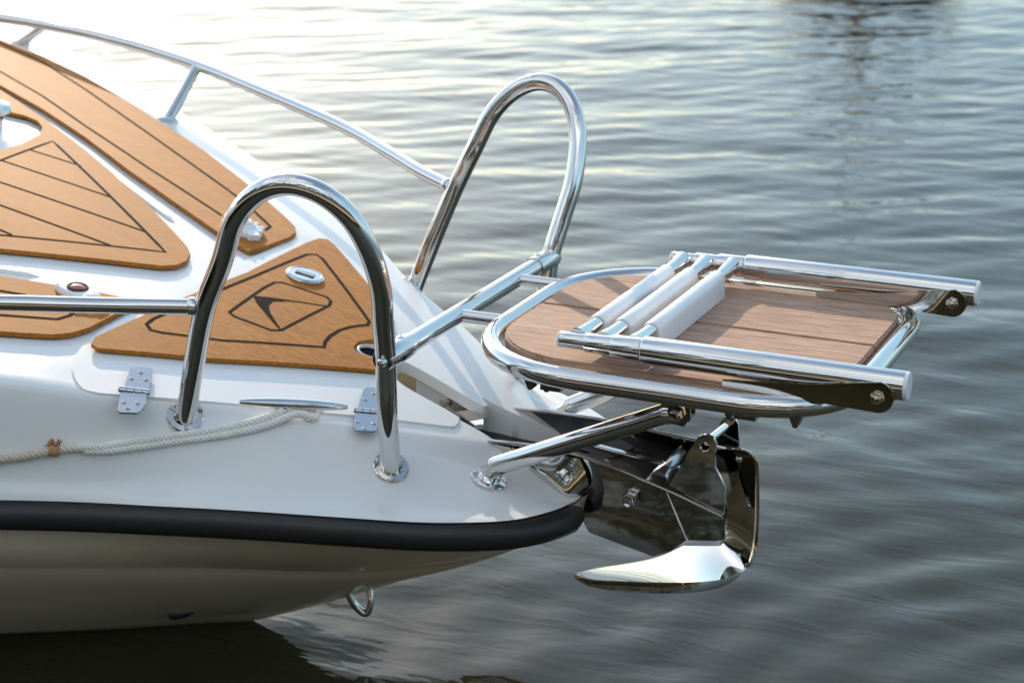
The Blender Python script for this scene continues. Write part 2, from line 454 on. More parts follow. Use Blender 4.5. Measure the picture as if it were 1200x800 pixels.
for sgn in (1, -1):
    f = (lambda L: [Vector((p.x, sgn*p.y)) for p in L])
    o = drape('teak_strip', f(SP), .004, .007, M['teak'], boat, grooves=[f(g) for g in G], gw=.0066)
# raised moulding between strips and hatch, and behind the lid
for sg in (1, -1):
    mb = MB(); P = [on(*p, -.0075) for p in [(0,112),(60,150),(110,190),(165,232),(205,262)]]
    mb.tube(catmull([Vector((p.x, sg*p.y, p.z)) for p in P], 6), [.0]+[.006]*23+[.001], 10)
    mb.build('deck_moulding', M['gelcoat'], boat)

# ---- deck fittings on the strips
def fitting(px, py, kind):
    c = on(px, py, .004); n = Vector((.23, -.03 if py > 300 else .05, 1)).normalized()
    mb = MB()
    if kind == 0:
        mb.lathe(c, n, [(.036,0),(.037,.006),(.029,.011),(.022,.013),(.021,.016),(.017,.018),(.0,.0185)], 36)
        t = Vector((.8,-.5,-.2)); t = (t-n*t.dot(n)).normalized(); s = n.cross(t)
        for k in range(10):
            a = 2*math.pi*k/10; d = t*math.cos(a)+s*math.sin(a)
            mb.lathe(c+d*.034+n*.001, n, [(.0055,0),(.0055,.010),(.004,.012),(.0,.0122)], 10)
        mb.box(c+t*.036+n*.006, (.024,.022,.011), Matrix((t, s, n)).transposed())
        o = mb.build('deck_fitting', M['white_plastic'], boat, bevel=.0007, angle=30)
        m2 = MB(); m2.lathe(c+n*.0185, n, [(.016,0),(.0155,.003),(.012,.0042),(.0,.0045)], 24)
        m2.box(c+n*.0245, (.022,.005,.005), Matrix((t, s, n)).transposed())
        m2.build('filler_cap', M['white_plastic'], o, bevel=.0005)
    else:
        t = Vector((1,-.1,-.25)); t = (t-n*t.dot(n)).normalized(); s = n.cross(t)
        rows = []
        for sc, h in ((1,0),(1,.005),(.95,.009),(.86,.0115),(.55,.0128),(.0,.013)):
            rows.append([c+n*h+t*(math.cos(a)*.040*sc+(.006 if math.cos(a) > 0 else 0))+s*math.sin(a)*.024*sc for a in [2*math.pi*k/36 for k in range(36)]])
        mb.grid(rows, closed=True, capA=True)
        mb.box(c+t*.045+n*.005, (.02,.022,.009), Matrix((t, s, n)).transposed())
        o = mb.build('deck_fitting', M['white_plastic'], boat, bevel=.0008, angle=35)
        m2 = MB(); m2.lathe(c+n*.0118, n, [(.0175,-.004),(.0175,.002),(.0145,.0035),(.0125,.0015)], 30, False, False)
        m2.build('lens_ring', M['black_plastic'], o)
        m2 = MB(); m2.lathe(c+n*.0118, n, [(.0125,0),(.0125,.0018),(.008,.0035),(.0,.0042)], 30); m2.build('lens', M['lens'], o)
    return o
fitting(284, 271, 0); fitting(90, 345, 1)

# ---- grab rails (hoops) either side of the bow
TUBE = .0152
hoop = [(-.538,.3675,-.147),(-.507,.384,-.065),(-.472,.402,.028),(-.436,.407,.102),(-0.406,0.418,0.165),(-0.366,0.424,0.207),(-0.320,0.424,0.226),(-0.276,0.414,0.218),(-0.242,0.394,0.185),(-0.225,0.372,0.137),(-.222,.345,.075),(-.232,.321,.015),(-.242,.297,-.046),(-.250,.281,-.13),(-.2555,.271,-.226)]
def flange(mb, p, n, r=.027):
    n = Vector(n).normalized()
    mb.lathe(Vector(p), n, [(r,-.006),(r,.0012),(r-.0012,.0024),(TUBE+.003,.0028),(TUBE+.0012,.005),(TUBE-.002,.008),(0,.0085)], 36)
    u = n.orthogonal().normalized(); w = n.cross(u)
    for k in range(3):
        a = 2*math.pi*k/3+.4; c = Vector(p)+(u*math.cos(a)+w*math.sin(a))*(r-.0055)+n*.0025
        mb.lathe(c, n, [(.0042,-.001),(.0042,.0008),(.003,.002),(.0012,.002),(.001,.001)], 12)
def dn(x, y, sg):
    e = .01
    n = Vector((-(zdeck(x+e, y)-zdeck(x-e, y))/(2*e), -(zdeck(x, y+e)-zdeck(x, y-e))/(2*e), 1)).normalized()
    n.y *= sg; return n
fa, fb = hit(217, 487)[0], hit(458, 548)[0]
hoop[0] = (fa.x, -fa.y, fa.z-.005); hoop[-1] = (fb.x, -fb.y, fb.z-.005)
for sg in (-1, 1):
    mb = MB(); P = catmull([(x, sg*y, z) for x, y, z in hoop], 8); mb.tube(P, TUBE, 28)
    g = mb.build('grab_rail', M['chrome'], boat)
    for (x, y, z) in (hoop[0], hoop[-1]):
        ns = [dz(x+a, sg*(y+b_))[1] for a in (-.02, 0, .02) for b_ in (-.02, 0, .02)]
        n = sum(ns, Vector()).normalized()
        mb = MB(); flange(mb, (x, sg*y, dz(x, sg*y)[0]+.0015), n); mb.build('base_flange', M['chrome'], g)
    mb = MB(); c = Vector((-.242, sg*.297, -.046)); mb.lathe(c+Vector((.004, -.017 if sg < 0 else .017, 0)), (.1, -1 if sg < 0 else 1, 0), [(.0068,-.006),(.0068,.004),(.0045,.0075),(.0,.0085)], 16)
    mb.build('clamp_bolt', M['chrome'], g)
    # bow rail running aft
    rl = [(-.478,.402,.030),(-.57,.462,.037),(-.665,.531,.047),(-.839,.649,.065),(-1.12,.791,.093),(-1.326,.888,.113),(-1.551,.952,.136),(-1.761,.975,.157),(-2.0,.985,.17),(-2.6,1.0,.19)]
    mb = MB(); mb.tube(catmull([(x, sg*y, z) for x, y, z in rl], 8), .0115, 22)
    mb.lathe((-.478, sg*.402, .03), (-.83, sg*.55, .06), [(.0135,.008),(.0142,.012),(.0135,.017),(.0118,.019)], 20)
    br = mb.build('bow_rail', M['chrome'], boat)
    for (x, y, z, xf, yf) in ((-1.326,.888,.113,-1.405,.893), (-1.80,.978,.158,-1.88,.99)):
        if xf > -1.5: h_ = hit(197, 141)[0]; xf, yf = h_.x, h_.y
        zf = dz(xf, yf)[0]; mb = MB()
        mb.tube([(x, sg*y, z), ((x+xf)/2, sg*(y+yf)/2, (z+zf)/2), (xf, sg*yf, zf)], [.0105,.0105,.0125], 18)
        mb.lathe((xf, sg*yf, zf), dn(xf, yf, sg), [(.022,-.003),(.022,.004),(.0125,.009)], 20)
        mb.build('stanchion', M['chrome'], br)

# ---- crossbar between the hoops
mb = MB(); A = Vector((-.242,-.297,-.046)); B = Vector((-.242,.297,-.046)); mb.tube([A+(B-A)*k/8 for k in range(9)], .0145, 26)
cb = mb.build('crossbar', M['chrome'], boat)
for sg in (-1, 1):
    mb = MB(); a = B*1; a.y *= sg
    d = Vector((0, -sg, 0))
    mb.lathe(a, d, [(.0152,-.01),(.0172,-.006),(.0172,.066),(.0168,.069),(.0150,.070)], 26)
    mb.lathe(a+d*.05+Vector((-.002,0,.0165)), (0,0,1), [(.005,-.002),(.005,.0015),(.002,.0022),(.0016,.0012)], 12)
    mb.build('sleeve', M['chrome'], cb)

# ---- swim platform on the bow
RZ = -.046; RR = .0152
def rrect(x0, x1, w, r0, r1, n=10):
    P = []
    for cx, cy, r, a0 in ((x1-r1, -w+r1, r1, -90), (x1-r1, w-r1, r1, 0), (x0+r0, w-r0, r0, 90), (x0+r0, -w+r0, r0, 180)):
        for k in range(n+1):
            a = R(a0+90*k/n); P.append((cx+r*math.cos(a), cy+r*math.sin(a)))
    out = []
    for i in range(len(P)):       # add points along straights
        a, b2 = Vector(P[i]), Vector(P[(i+1) % len(P)]); k = max(1, int((b2-a).length/.03)); out += [a.lerp(b2, q/k) for q in range(k)]
    return out
ring = rrect(-.156, .402, .272, .185, .13)
mb = MB(); mb.ring([(p.x, p.y, RZ) for p in ring], RR, 26)
for y in (-.065, .15):
    x0 = -.150 if y < 0 else -.128
    mb.tube([(-.242, y, -.046), ((x0-.242)/2, y, -.046), (x0, y, -.046)], .0098, 18)
plat = mb.build('bow_platform', M['chrome'], boat, angle=50)
tz = -.034
def tk(a, b2):
    # one plank: half of the rounded outline between y = a and y = b2
    bx = rrect(-.136, .384, .232, .14, .085, 8)
    pts = []
    n = len(bx)
    def clip(P, yv, keep_above):
        out = []
        for i in range(len(P)):
            p, q = P[i], P[(i+1) % len(P)]
            ip = (p.y >= yv) == keep_above or p.y == yv; iq = (q.y >= yv) == keep_above or q.y == yv
            if ip: out.append(p)
            if ip != iq:
                f = (yv-p.y)/(q.y-p.y); out.append(p.lerp(q, f))
        return out
    return clip(clip(bx, a, True), b2, False)
for a, b2 in ((-.3, .008), (.013, .3)):
    P = tk(a, b2)
    mb = MB(); mb.plate([(p.x, p.y, tz) for p in P], (0, 0, -.020))
    mb.build('plank', M['weathered_teak'], plat, angle=35, bevel=.0028)
mb = MB(); mb.box((.0,.0,tz-.0275), (.03,.54,.014)); mb.build('support_bar', M['steel_dull'], plat)
mb = MB(); mb.box((.28,.0,tz-.0275), (.03,.54,.014)); mb.build('support_bar', M['steel_dull'], plat)
for (x, y) in ((-.045,-.262), (-.02,-.262), (.245,-.262), (.335,-.258)):
    mb = MB(); mb.plate([(x, y, RZ-.010), (x+.020, y, RZ-.010), (x+.013, y, RZ-.028), (x+.008, y, RZ-.028)], (0, .02, 0)); mb.build('gusset', M['steel_dull'], plat)
# struts
fs_ = hit(573, 562)[0]
for sg in (-1, 1):
    zs_, ns_ = dz(fs_.x, sg*-fs_.y); A = Vector((fs_.x, sg*-fs_.y, zs_+.019)); B = Vector((.150, sg*.203, -.100))
    d = (B-A).normalized()
    mb = MB(); mb.tube([A+d*.012, A.lerp(B, .5), B], .0148, 26)
    mb.lathe(A+d*.008, d, [(.006,-.02),(.0075,-.004),(.0148,.006),(.0148,.012)], 24)
    mb.lathe(B, d, [(.0148,-.004),(.0162,-.003),(.0162,.004),(.010,.012)], 24)
    st = mb.build('support_strut', M['chrome'], boat)
    mb = MB(); n = ns_; p = Vector((fs_.x, sg*-fs_.y, zs_+.0015))
    flange(mb, p, n, .0285)
    mb.lathe(p+n*.004, n, [(.012,0),(.011,.010),(.007,.017)], 20)
    mb.lathe(p+n*.016-Vector((0,.013,0)), (0,1,0), [(.006,0),(.006,.026)], 14)
    mb.build('strut_foot', M['chrome'], st, angle=40)
    mb = MB(); c = Vector((.168, sg*.207, -.094))
    for dy in (-.010, .010):
        mb.plate([(c.x-.014, c.y+dy, -.052), (c.x+.018, c.y+dy, -.052), (c.x+.019, c.y+dy, -.098), (c.x+.010, c.y+dy, -.112), (c.x-.008, c.y+dy, -.110), (c.x-.014, c.y+dy, -.098)], (0, .003, 0))
    mb.box((c.x, c.y+.012*(-sg), -.057), (.03,.04,.008))
    mb.tube([c+Vector((0,-.020,0)), c+Vector((0,.02,0))], .0062, 14)
    mb.lathe(c+Vector((0,-.013,0)), (0,-1,0), [(.0095,0),(.0095,.008),(.006,.009),(.006,.013),(0,.0135)], 6)
    mb.build('strut_bracket', M['chrome'], st, angle=30)

# ---- hinges of the lid
def hinge(pin, up, dn_):
    """hinge on the deck: pin, upper and lower leaves in deck coordinates from pixel outlines"""
    mb = MB()
    for leaf in (up, dn_):
        P = [on(*q, .002) for q in leaf]; n = Vector((.25,-.1,1)).normalized()
        c = sum(P, Vector())/len(P)
        mb.plate(P, n*.0028)
    mb.mat(1)
    a, b2 = on(*pin[0], .003), on(*pin[1], .003)
    for k in range(4):
        p, q = a.lerp(b2, k/4+.012), a.lerp(b2, (k+1)/4-.012); mb.tube([p, q], .0052, 14)
    mb.tube([a.lerp(b2, -.02), a.lerp(b2, 1.02)], .003, 10)
    return mb
h1 = hinge([(139,456),(175,460)], [(153,432),(158,431),(176,432),(179,435),(178,443),(174,459),(145,456),(149,444)], [(141,461),(172,463),(171,474),(164,484),(160,485.5),(140,485),(137,482)])
s1 = [(165,436.5),(154,443.5),(171,445),(145,471),(161,472.5),(149.5,478.5)]
h2 = hinge([(415,481),(450,484)], [(426,457),(431,455),(447,456.5),(451,460),(449,470),(447,484),(419,481),(422,469)], [(416,485),(447,488),(444,499),(440,506),(437,507),(417,506),(414,503)])
s2 = [(438,461),(428,468),(445,470),(419,494),(438,496),(427,502)]
for hm, ss in ((h1, s1), (h2, s2)):
    for q in ss:
        c = on(*q, .0048); hm.lathe(c, (.25,-.1,1), [(.0038,-.0005),(.0036,.0009),(.0022,.0016),(.001,.0007)], 12)
    hm.build('hinge', [M['steel_dull'], M['chrome']], lid, angle=30, bevel=.0005)
# ---- cleat
A = on(281, 478, .004)+Vector((0,0,.010)); B = on(407, 484, .004)+Vector((0,0,.010))
mb = MB(); mb.tube([A.lerp(B, k/14) for k in range(15)], [.0022+.0066*math.sin(math.pi*min(1, max(0, (k+.35)/14.7)))**.6 for k in range(15)], 18)
cl = mb.build('cleat', M['chrome'], boat)
for f in (.40, .63):
    c = A.lerp(B, f); mb = MB(); zf = dz(c.x, c.y)[0]; mb.lathe((c.x, c.y, zf-.001), (.25,-.1,1), [(.011,0),(.010,.003),(.006,.006),(.0052,c.z-zf)], 18); mb.build('cleat_leg', M['chrome'], cl)

# ---- anchor channel on the bow
def pl(pxs, y): return [at(*q, y=y) for q in pxs]
NP = pl([(572,516),(636,523),(683,535),(730,552),(790,578),(848,607),(850,632),(838,634),(804,633),(785,646),(765,652),(690,624),(683,611),(640,590),(585,540)], -.07)
mb = MB(); mb.plate(NP, (0, .004, 0))
roller = MB()
ch = mb.build('anchor_channel', M['mirror_plate'], boat, angle=30, bevel=.0012)
FP = pl([(528,474),(560,474),(640,482),(700,491),(790,511),(862,526),(866,560),(840,600),(780,620),(700,600),(600,560),(545,505)], .07)
mb = MB(); mb.plate(FP, (0, .004, 0))
mb.tube(pl([(528,474),(560,474),(640,482),(700,491),(790,511),(862,526)], .072), .0035, 12)
mb.tube(pl([(572,516),(636,523),(683,535),(730,552),(790,578),(846,605)], -.068), .0028, 12)
mb.tube(pl([(781,576),(792,603),(803,630),(807,634)], -.0705), [.0006,.0016,.0018,.0008], 8)
mb.build('side_plate', M['mirror_plate'], ch, angle=40)
mb = MB()
fl = [(-.34,-.262),(-.24,-.272),(-.15,-.284),(0,-.302),(.09,-.312)]
hw_ = lambda x: .042 if x < -.2 else .066
mb.grid([[Vector((x, -hw_(x), z)), Vector((x, hw_(x), z))] for x, z in fl]); mb.grid([[Vector((x, -hw_(x), z-.004)), Vector((x, hw_(x), z-.004))] for x, z in fl])
for x, y in ((-.20,.0),(-.1,.03),(-.22,.04)):
    mb.lathe((x, y, -.288), (0,0,1), [(.011,-.004),(.011,.002),(.007,.005),(0,.006)], 16)
mb.build('channel_floor', M['black_plastic'], ch)  # coloured black for the shade inside the channel and in its reflections
c = at(740, 583, y=-.071)
mb = MB(); mb.lathe(c, (0,-1,0), [(.0145,0),(.0145,.002),(.0118,.0025),(.0118,.016),(.0105,.018),(.0075,.0185),(.0075,.015),(0,.0148)], 6)
mb.tube([c, c+Vector((0,.145,0))], .006, 14)
mb.build('hex_bolt', M['chrome'], ch, angle=30, bevel=.0006)
c = at(772, 560, y=-.05)
mb = MB(); mb.lathe(c, (0,1,0), [(.012,0),(.0145,.004),(.010,.05),(.0145,.096),(.012,.10)], 24); mb.build('roller', M['steel_dull'], ch)
mb = MB(); P = [at(*q, z=-.232) for q in [(514,466),(526,467),(548,476),(567,490),(566,497),(556,498),(536,484),(518,474)]]; mb.plate(P, (0,0,-.008))
mb.lathe(at(526,471,z=-.231), (0,0,1), [(.007,-.002),(.007,.003),(.004,.005),(0,.005)], 6)
mb.build('latch_plate', M['mirror_plate'], ch, angle=30, bevel=.0012)

# ---- stem eye and drain fitting
mb = MB(); a, b2, c = at(408,694,y=-.012), at(433,684,y=.012), at(428,718,y=0)
path = catmull([a+Vector((-.004,0,.014)), a, a.lerp(c,.55)+Vector((-.004,0,-.004)), c+Vector((.001,0,0)), b2.lerp(c,.6)+Vector((.006,0,0)), b2, b2+Vector((-.002,0,.016))], 8)
mb.tube(path, .0066, 16)
mb.tube([at(404,694,y=-.012), at(420,686,y=-.004), at(436,679,y=.008)], [.004,.0085,.004], 14)
mb.build('bow_eye', M['chrome'], boat)
mb = MB(); c = at(212, 718, y=-.155); d = Vector((.8,.55,.05)).normalized()
mb.tube([c-d*.02, c-d*.012, c+d*.004, c+d*.022], [.006,.0105,.0095,.003], 14); mb.build('drain_fitting', M['black_plastic'], boat)

# ------------------------------------------------------------------ anchor stowed in the channel
anchor = link('anchor', None); anchor.location = at(860, 600, y=0)
tag(anchor, 'mirror polished steel anchor with upturned spoon blade hanging below the bow platform', 'anchor')
MI = Matrix.Translation(-anchor.location)
def child(mb, name, mats, parent, **k):
    o = mb.build(name, mats, parent, **k); o.data.transform(MI); return o
rowsP = [((673,677,-0.105),(676,671,-0.035)),((690,687,-0.115),(700,665,0.015)),((720,692,-0.115),(735,660,0.035)),((770,695,-0.110),(775,652,0.055)),((815,694,-0.085),(805,637,0.085)),((848,687,-0.040),(833,633,0.095)),((869,673,0.003),(845,629,0.100)),((882,650,0.028),(849,612,0.105)),((886,610,0.035),(850,590,0.105)),((886,565,0.035),(847,562,0.105)),((885,545,0.035),(842,540,0.105)),((880,534,0.035),(838,530,0.105)),((868,529,0.035),(837,526,0.105))]
NE = catmull([at(a[0], a[1], y=a[2]) for a, _ in rowsP], 8); FE = catmull([at(b2[0], b2[1], y=b2[2]) for _, b2 in rowsP], 8)
for _ in range(14):
    for L_ in (NE, FE):
        Q = [p.copy() for p in L_]
        for i in range(1, len(Q)-1): L_[i] = Q[i]*.5+(Q[i-1]+Q[i+1])*.25
rows = []
for i, (p, q) in enumerate(zip(NE, FE)):
    s = i/(len(NE)-1); sag = .002*math.sin(math.pi*min(1, s/.55)) if s < .55 else 0
    row = []
    for k in range(17):
        f = 0 if k == 0 else (k-1+.12*(k == 1))/15; v_ = p.lerp(q, f); v_ = v_+Vector((0, 0, -sag*4*f*(1-f)))
        if s > .5: v_ = v_+Vector((.001, .001, 0))*(4*f*(1-f))*min(1, (s-.5)*4)
        w_ = math.sin(math.pi*min(1, (s+.06)/.62)) if s < .56 else 0
        if k: v_ = v_+Vector((0, .002, .017*w_*(1-f)**1.5))
        row.append(v_)
    rows.append(row)
mb = MB(); mb.grid(rows)
fk = child(mb, 'fluke', M['mirror_plate'], anchor, angle=70)
so = fk.modifiers.new('thick', 'SOLIDIFY'); so.thickness = .005; so.offset = -1
bv = fk.modifiers.new('round', 'BEVEL'); bv.width = .002; bv.segments = 2; bv.limit_method = 'ANGLE'; bv.angle_limit = R(50)
mb = MB()
E = [at(*q, y=-.064) for q in [(815,516),(818,511.5),(824,509),(830,509.5),(836,513),(839.5,520),(838,532),(838,548),(844,559),(850,572),(848,604),(815,586),(784,568)]]
hc = at(826, 523.5, y=-.064); HO = [hc+Vector((math.cos(a)*.0075, 0, math.sin(a)*.0075)) for a in [2*math.pi*k/18 for k in range(18)]]
bm = bmesh.new()
def lp(P):
    vs = [bm.verts.new(p) for p in P]; return [bm.edges.new((vs[i], vs[(i+1) % len(vs)])) for i in range(len(vs))]
es = lp(E)+lp(HO); bmesh.ops.triangle_fill(bm, edges=es, use_beauty=True, normal=(0,-1,0))
bmesh.ops.dissolve_limit(bm, angle_limit=.01, verts=bm.verts, edges=bm.edges)
ex = bmesh.ops.extrude_face_region(bm, geom=bm.faces[:]); bmesh.ops.translate(bm, verts=[v_ for v_ in ex['geom'] if isinstance(v_, bmesh.types.BMVert)], vec=(0,.005,0))
bm.verts.index_update(); mb.add([v_.co.copy() for v_ in bm.verts], [[v_.index for v_ in f.verts] for f in bm.faces]); bm.free()
mb.ring([h+Vector((0,-.0005,0)) for h in HO], .0012, 8)
child(mb, 'ear', M['mirror_plate'], anchor, angle=35)
mb = MB(); mb.plate([at(*q, y=.062) for q in [(837,527),(841,505),(845,493),(849,488.5),(855,487),(861,490),(865,497),(866,524)]], (0,.005,0)); child(mb, 'ear', M['mirror_plate'], anchor, angle=35)
mb = MB(); mb.tube([at(829,517,y=-.062), at(854.5,496.5,y=.064)], .0062, 18); child(mb, 'pin', M['chrome'], anchor)
mb = MB(); mb.plate([at(*q, y=0.0) for q in [(690,520),(840,560),(850,600),(845,640),(800,640),(790,600),(690,545)]], (0,.012,0)); child(mb, 'shank', M['mirror_plate'], anchor, bevel=.002)
mb = MB(); mb.lathe(at(866.5,537.5,y=.045), (.3,-1,.05), [(.0062,0),(.0058,.003),(.0035,.005),(0,.0052)], 14); child(mb, 'screw', M['chrome'], anchor)

# ------------------------------------------------------------------ boarding ladder folded on the platform
lad = link('boarding_ladder', None); lad.location = (.24, 0, -.037)
tag(lad, 'telescopic steel boarding ladder with three white treads folded flat on the bow platform', 'ladder')
ML = Matrix.Translation(-Vector((.24, 0, -.033)))
def lchild(mb, name, mats, parent, **k):
    o = mb.build(name, mats, parent, **k); o.data.transform(ML); return o
secs = [(0,.046,.0115),(.038,.085,.0138),(.077,.128,.0165),(.122,.482,.0196)]
TX = (.020, .058, .102)
for sg in (-1, 1):
    mb = MB(); y = sg*.231
    x0, x1, r = secs[3]
    mb.lathe((x0, y, 0), (1,0,0), [(r-.003,-.001),(r-.0008,0),(r,.0015),(r,.18),(r,x1-x0)], 36)
    rail = lchild(mb, 'rail', M['chrome'], lad)
    for x0, x1, r in secs[:3]:
        mb = MB(); mb.lathe((x0, y, 0), (1,0,0), [(r-.003,-.0005),(r-.0006,0),(r,.001),(r,x1-x0)], 32); lchild(mb, 'rail_section', M['chrome'], rail)
        mb = MB(); mb.lathe((x1-.0085, y, 0), (1,0,0), [(r+.0002,0),(r+.0009,.0006),(r+.0009,.0022),(r+.0002,.003)], 32, False, False); lchild(mb, 'collar', M['steel_dull'], rail)
    mb = MB(); r = .0196; mb.lathe((.482, y, 0), (1,0,0), [(r-.0004,-.004),(r-.0004,.003),(r-.002,.0048),(0,.005)], 32); lchild(mb, 'end_cap', M['white_plastic'], rail)
    mb = MB(); r = .0115; mb.lathe((-.004, y, 0), (1,0,0), [(0,0),(r-.002,0),(r-.0003,.0012),(r-.0003,.004)], 28); lchild(mb, 'end_cap', M['white_plastic'], rail)
    for dy in (-.0225, .0195):
        mb = MB(); bx, bz, rr = .451, -.013, .0215
        arc = [(bx+rr*math.cos(R(a)), bz+rr*math.sin(R(a))) for a in range(-100, 96, 14)]
        P = [(.242,-.0275),(.242,-.0185),(.30,-.014),(.36,-.008)]+arc[::-1]
        mb.plate([(px_, y+dy, pz) for px_, pz in P], (0,.003,0)); lchild(mb, 'hinge_bracket', M['steel_dull'] if dy < 0 and 0 else M['chrome'], rail, angle=35, bevel=.0006)
    mb = MB(); mb.lathe((.451, y-.0225, -.013), (0,-1,0), [(.0095,0),(.0095,.0015),(.0078,.002),(.0078,.0075),(.0055,.008),(.0052,.0115),(0,.012)], 6); mb.tube([(.451,y-.024,-.013),(.451,y+.03,-.013)], .005, 12)
    lchild(mb, 'pivot_bolt', M['chrome'], rail, angle=25)
for x in TX:
    mb = MB(); rs = [.0150,.0120,.0102,.0102,.0102,.0120,.0150]; ys = [-.222,-.19,-.155,0,.155,.19,.222]
    mb.tube([(x, y, .001) for y in ys], rs, 20); tr = lchild(mb, 'tread', M['chrome'], lad)
    prof = []
    for k in range(15):
        a = R(190-200*k/14); prof.append((.0128*math.cos(a), .0128*math.sin(a)+.001))
    prof += [(.0135,-.026),(.0125,-.029),(.0075,-.0295),(.0045,-.028),(.0035,-.0105),(-.002,-.0108),(-.009,-.0095)]
    ys = [-.147,-.145,-.08,0,.08,.145,.147]; sc = [.93,1,1,1,1,1,.93]
    mb = MB(); mb.grid([[Vector((x+px_*s, y, pz*s)) for px_, pz in prof] for y, s in zip(ys, sc)], closed=True, capA=True, capB=True)
    lchild(mb, 'tread_pad', M['white_plastic'], tr, angle=35)

# ------------------------------------------------------------------ mooring rope
def strands(mb, path, r, pitch=.022, turns0=0.0):
    P = []
    path = [Vector(p) for p in path]
    L = [0]
    for i in range(1, len(path)): L.append(L[-1]+(path[i]-path[i-1]).length)
    n = int(L[-1]/.0022); j = 0
    for k in range(n+1):
        d = L[-1]*k/n
        while j < len(path)-2 and L[j+1] < d: j += 1
        P.append(path[j].lerp(path[j+1], (d-L[j])/max(1e-9, L[j+1]-L[j])))
    for q in range(3):
        pts = []
        for k, p in enumerate(P):
            t = (P[min(k+1, n)]-P[max(k-1, 0)]).normalized(); u = Vector((0,0,1)); u = (u-t*u.dot(t)).normalized(); w = t.cross(u)
            a = 2*math.pi*(q/3+L[-1]*k/n/pitch)+turns0; pts.append(p+(u*math.cos(a)+w*math.sin(a))*r*.58)
        mb.tube(pts, r*.50, 8)
rr = .0063
def onr(px, py, up=.0):
    p, n = hit(px, py)
    return p+n*(rr*1.02)+Vector((0, 0, up))
mb = MB()
A_ = [(374,492,.004),(366,488,.012),(352,486,.014),(335,488.5,.008),(318,492,.003),(290,497,0),(250,504.5,0),(200,511.5,0),(150,518,0),(118,523,0)]
B_ = [(372,494,.001),(360,493.5,.003),(345,493,.006),(325,497,.003),(300,502.5,0),(260,510,0),(210,516.5,0),(160,523,0),(125,527,0),(98,527,0)]
rl_ = onr(0, 537.5); RT = []
for dx, dy in ((-.08,-.055),(-.25,-.16),(-.5,-.30),(-.85,-.50),(-1.3,-.66)):
    x, y = rl_.x+dx, rl_.y+dy; RT.append(Vector((x, y, dz(x, y)[0]+rr*1.1)))
strands(mb, catmull([onr(*p) for p in A_], 5)+catmull([onr(*p) for p in [(100,525,.003),(66,528,.003),(30,533.5,0),(0,537.5,0)]]+RT, 5), rr)
strands(mb, catmull([onr(*p) for p in B_], 5), rr*.92, .02, 1.0)
ro = mb.build('mooring_rope', M['rope'], None, angle=180)
tag(ro, 'white twisted mooring rope looped on the steel cleat, brownish at its loose end', 'rope')
mb = MB(); c = onr(67, 527, .002)
mb.lathe(c-Vector((.004,.003,0)), (.75,.6,-.2), [(.0085,-.006),(.0098,-.003),(.0098,.006),(.0085,.009)], 14)
for k in range(14):
    d = Vector((random.uniform(-.7,.5), random.uniform(-.6,.2), random.uniform(.1,1))).normalized(); mb.tube([c, c+d*.014+Vector((0,0,.003)), c+d*random.uniform(.012,.019)], [.0016,.0012,.0007], 5)
mb.build('whipping', M['whipping'], ro)

# ------------------------------------------------------------------ water
def axis(lo, hi, a, b2, st, g):
    c = list(np.arange(a, b2, st)); s = st; x = b2
    while x < hi: c.append(x); s *= g; x += s
    c.append(hi); s = st; x = a; L = []
    while x > lo: s *= g; x -= s; L.append(max(x, lo))
    return np.array(sorted(set(L))+c)
X = axis(-400, 400, -8, 4.5, .026, 1.09); Y = axis(-60, 600, -2.0, 12, .026, 1.08)
gx, gy = np.meshgrid(X, Y, indexing='ij'); gz = np.zeros_like(gx)
fade = np.exp(-np.maximum(0, np.hypot(gx, gy-3)-12)/10)
for k in range(90):
    lam = 10**RNG.uniform(math.log10(.10), math.log10(1.6)); th = R(114+RNG.normal(0, 26)+(0 if RNG.random() < .8 else RNG.normal(0, 70)))
    kk = 2*math.pi/lam; amp = .0105*lam*(.45/lam)**.38/ (2*math.pi) * RNG.uniform(.4, 1.3)
    ph = RNG.uniform(0, 6.28)
    wob = .35*np.sin(gx*RNG.uniform(.3,1.1)+RNG.uniform(0,6))+.35*np.sin(gy*RNG.uniform(.3,1.1)+RNG.uniform(0,6))
    env = .55+.45*np.sin(gx*RNG.uniform(.2,.8)+gy*RNG.uniform(.2,.8)+RNG.uniform(0,6))
    gz += amp*env*np.sin(kk*(gx*math.cos(th)+gy*math.sin(th))+ph+wob*1.5)
# rings spreading from the bow
rr_ = np.hypot(gx+.55, gy-.0); gz += .0016*np.sin(2*math.pi*rr_/.19+.6*np.sin(gx*2.1+gy*1.3))*np.exp(-((rr_-1.1)/.9)**2)
r2_ = np.hypot(gx-.9, gy-.1); gz += .0019*np.sin(2*math.pi*r2_/.15+.5*np.sin(gx*3+gy))*np.exp(-((r2_-.5)/.6)**2)
gz *= fade
V = np.stack([gx, gy, gz+WATER_Z], -1).reshape(-1, 3); nx, ny = len(X), len(Y)
ii = (np.arange(nx-1)[:, None]*ny+np.arange(ny-1)[None, :]).ravel()
Fq = np.stack([ii, ii+ny, ii+ny+1, ii+1], -1)
me = bpy.data.meshes.new('water'); me.vertices.add(len(V)); me.vertices.foreach_set('co', V.ravel()); me.loops.add(Fq.size); me.loops.foreach_set('vertex_index', Fq.ravel().astype(np.int32))
me.polygons.add(len(Fq)); me.polygons.foreach_set('loop_start', np.arange(0, Fq.size, 4, dtype=np.int32)); me.polygons.foreach_set('use_smooth', np.ones(len(Fq), bool)); me.update(); me.validate()
wa = link('water', me, None, [M['water']]); tag(wa, 'rippled dark harbour water around the bow', 'water', kind='structure')

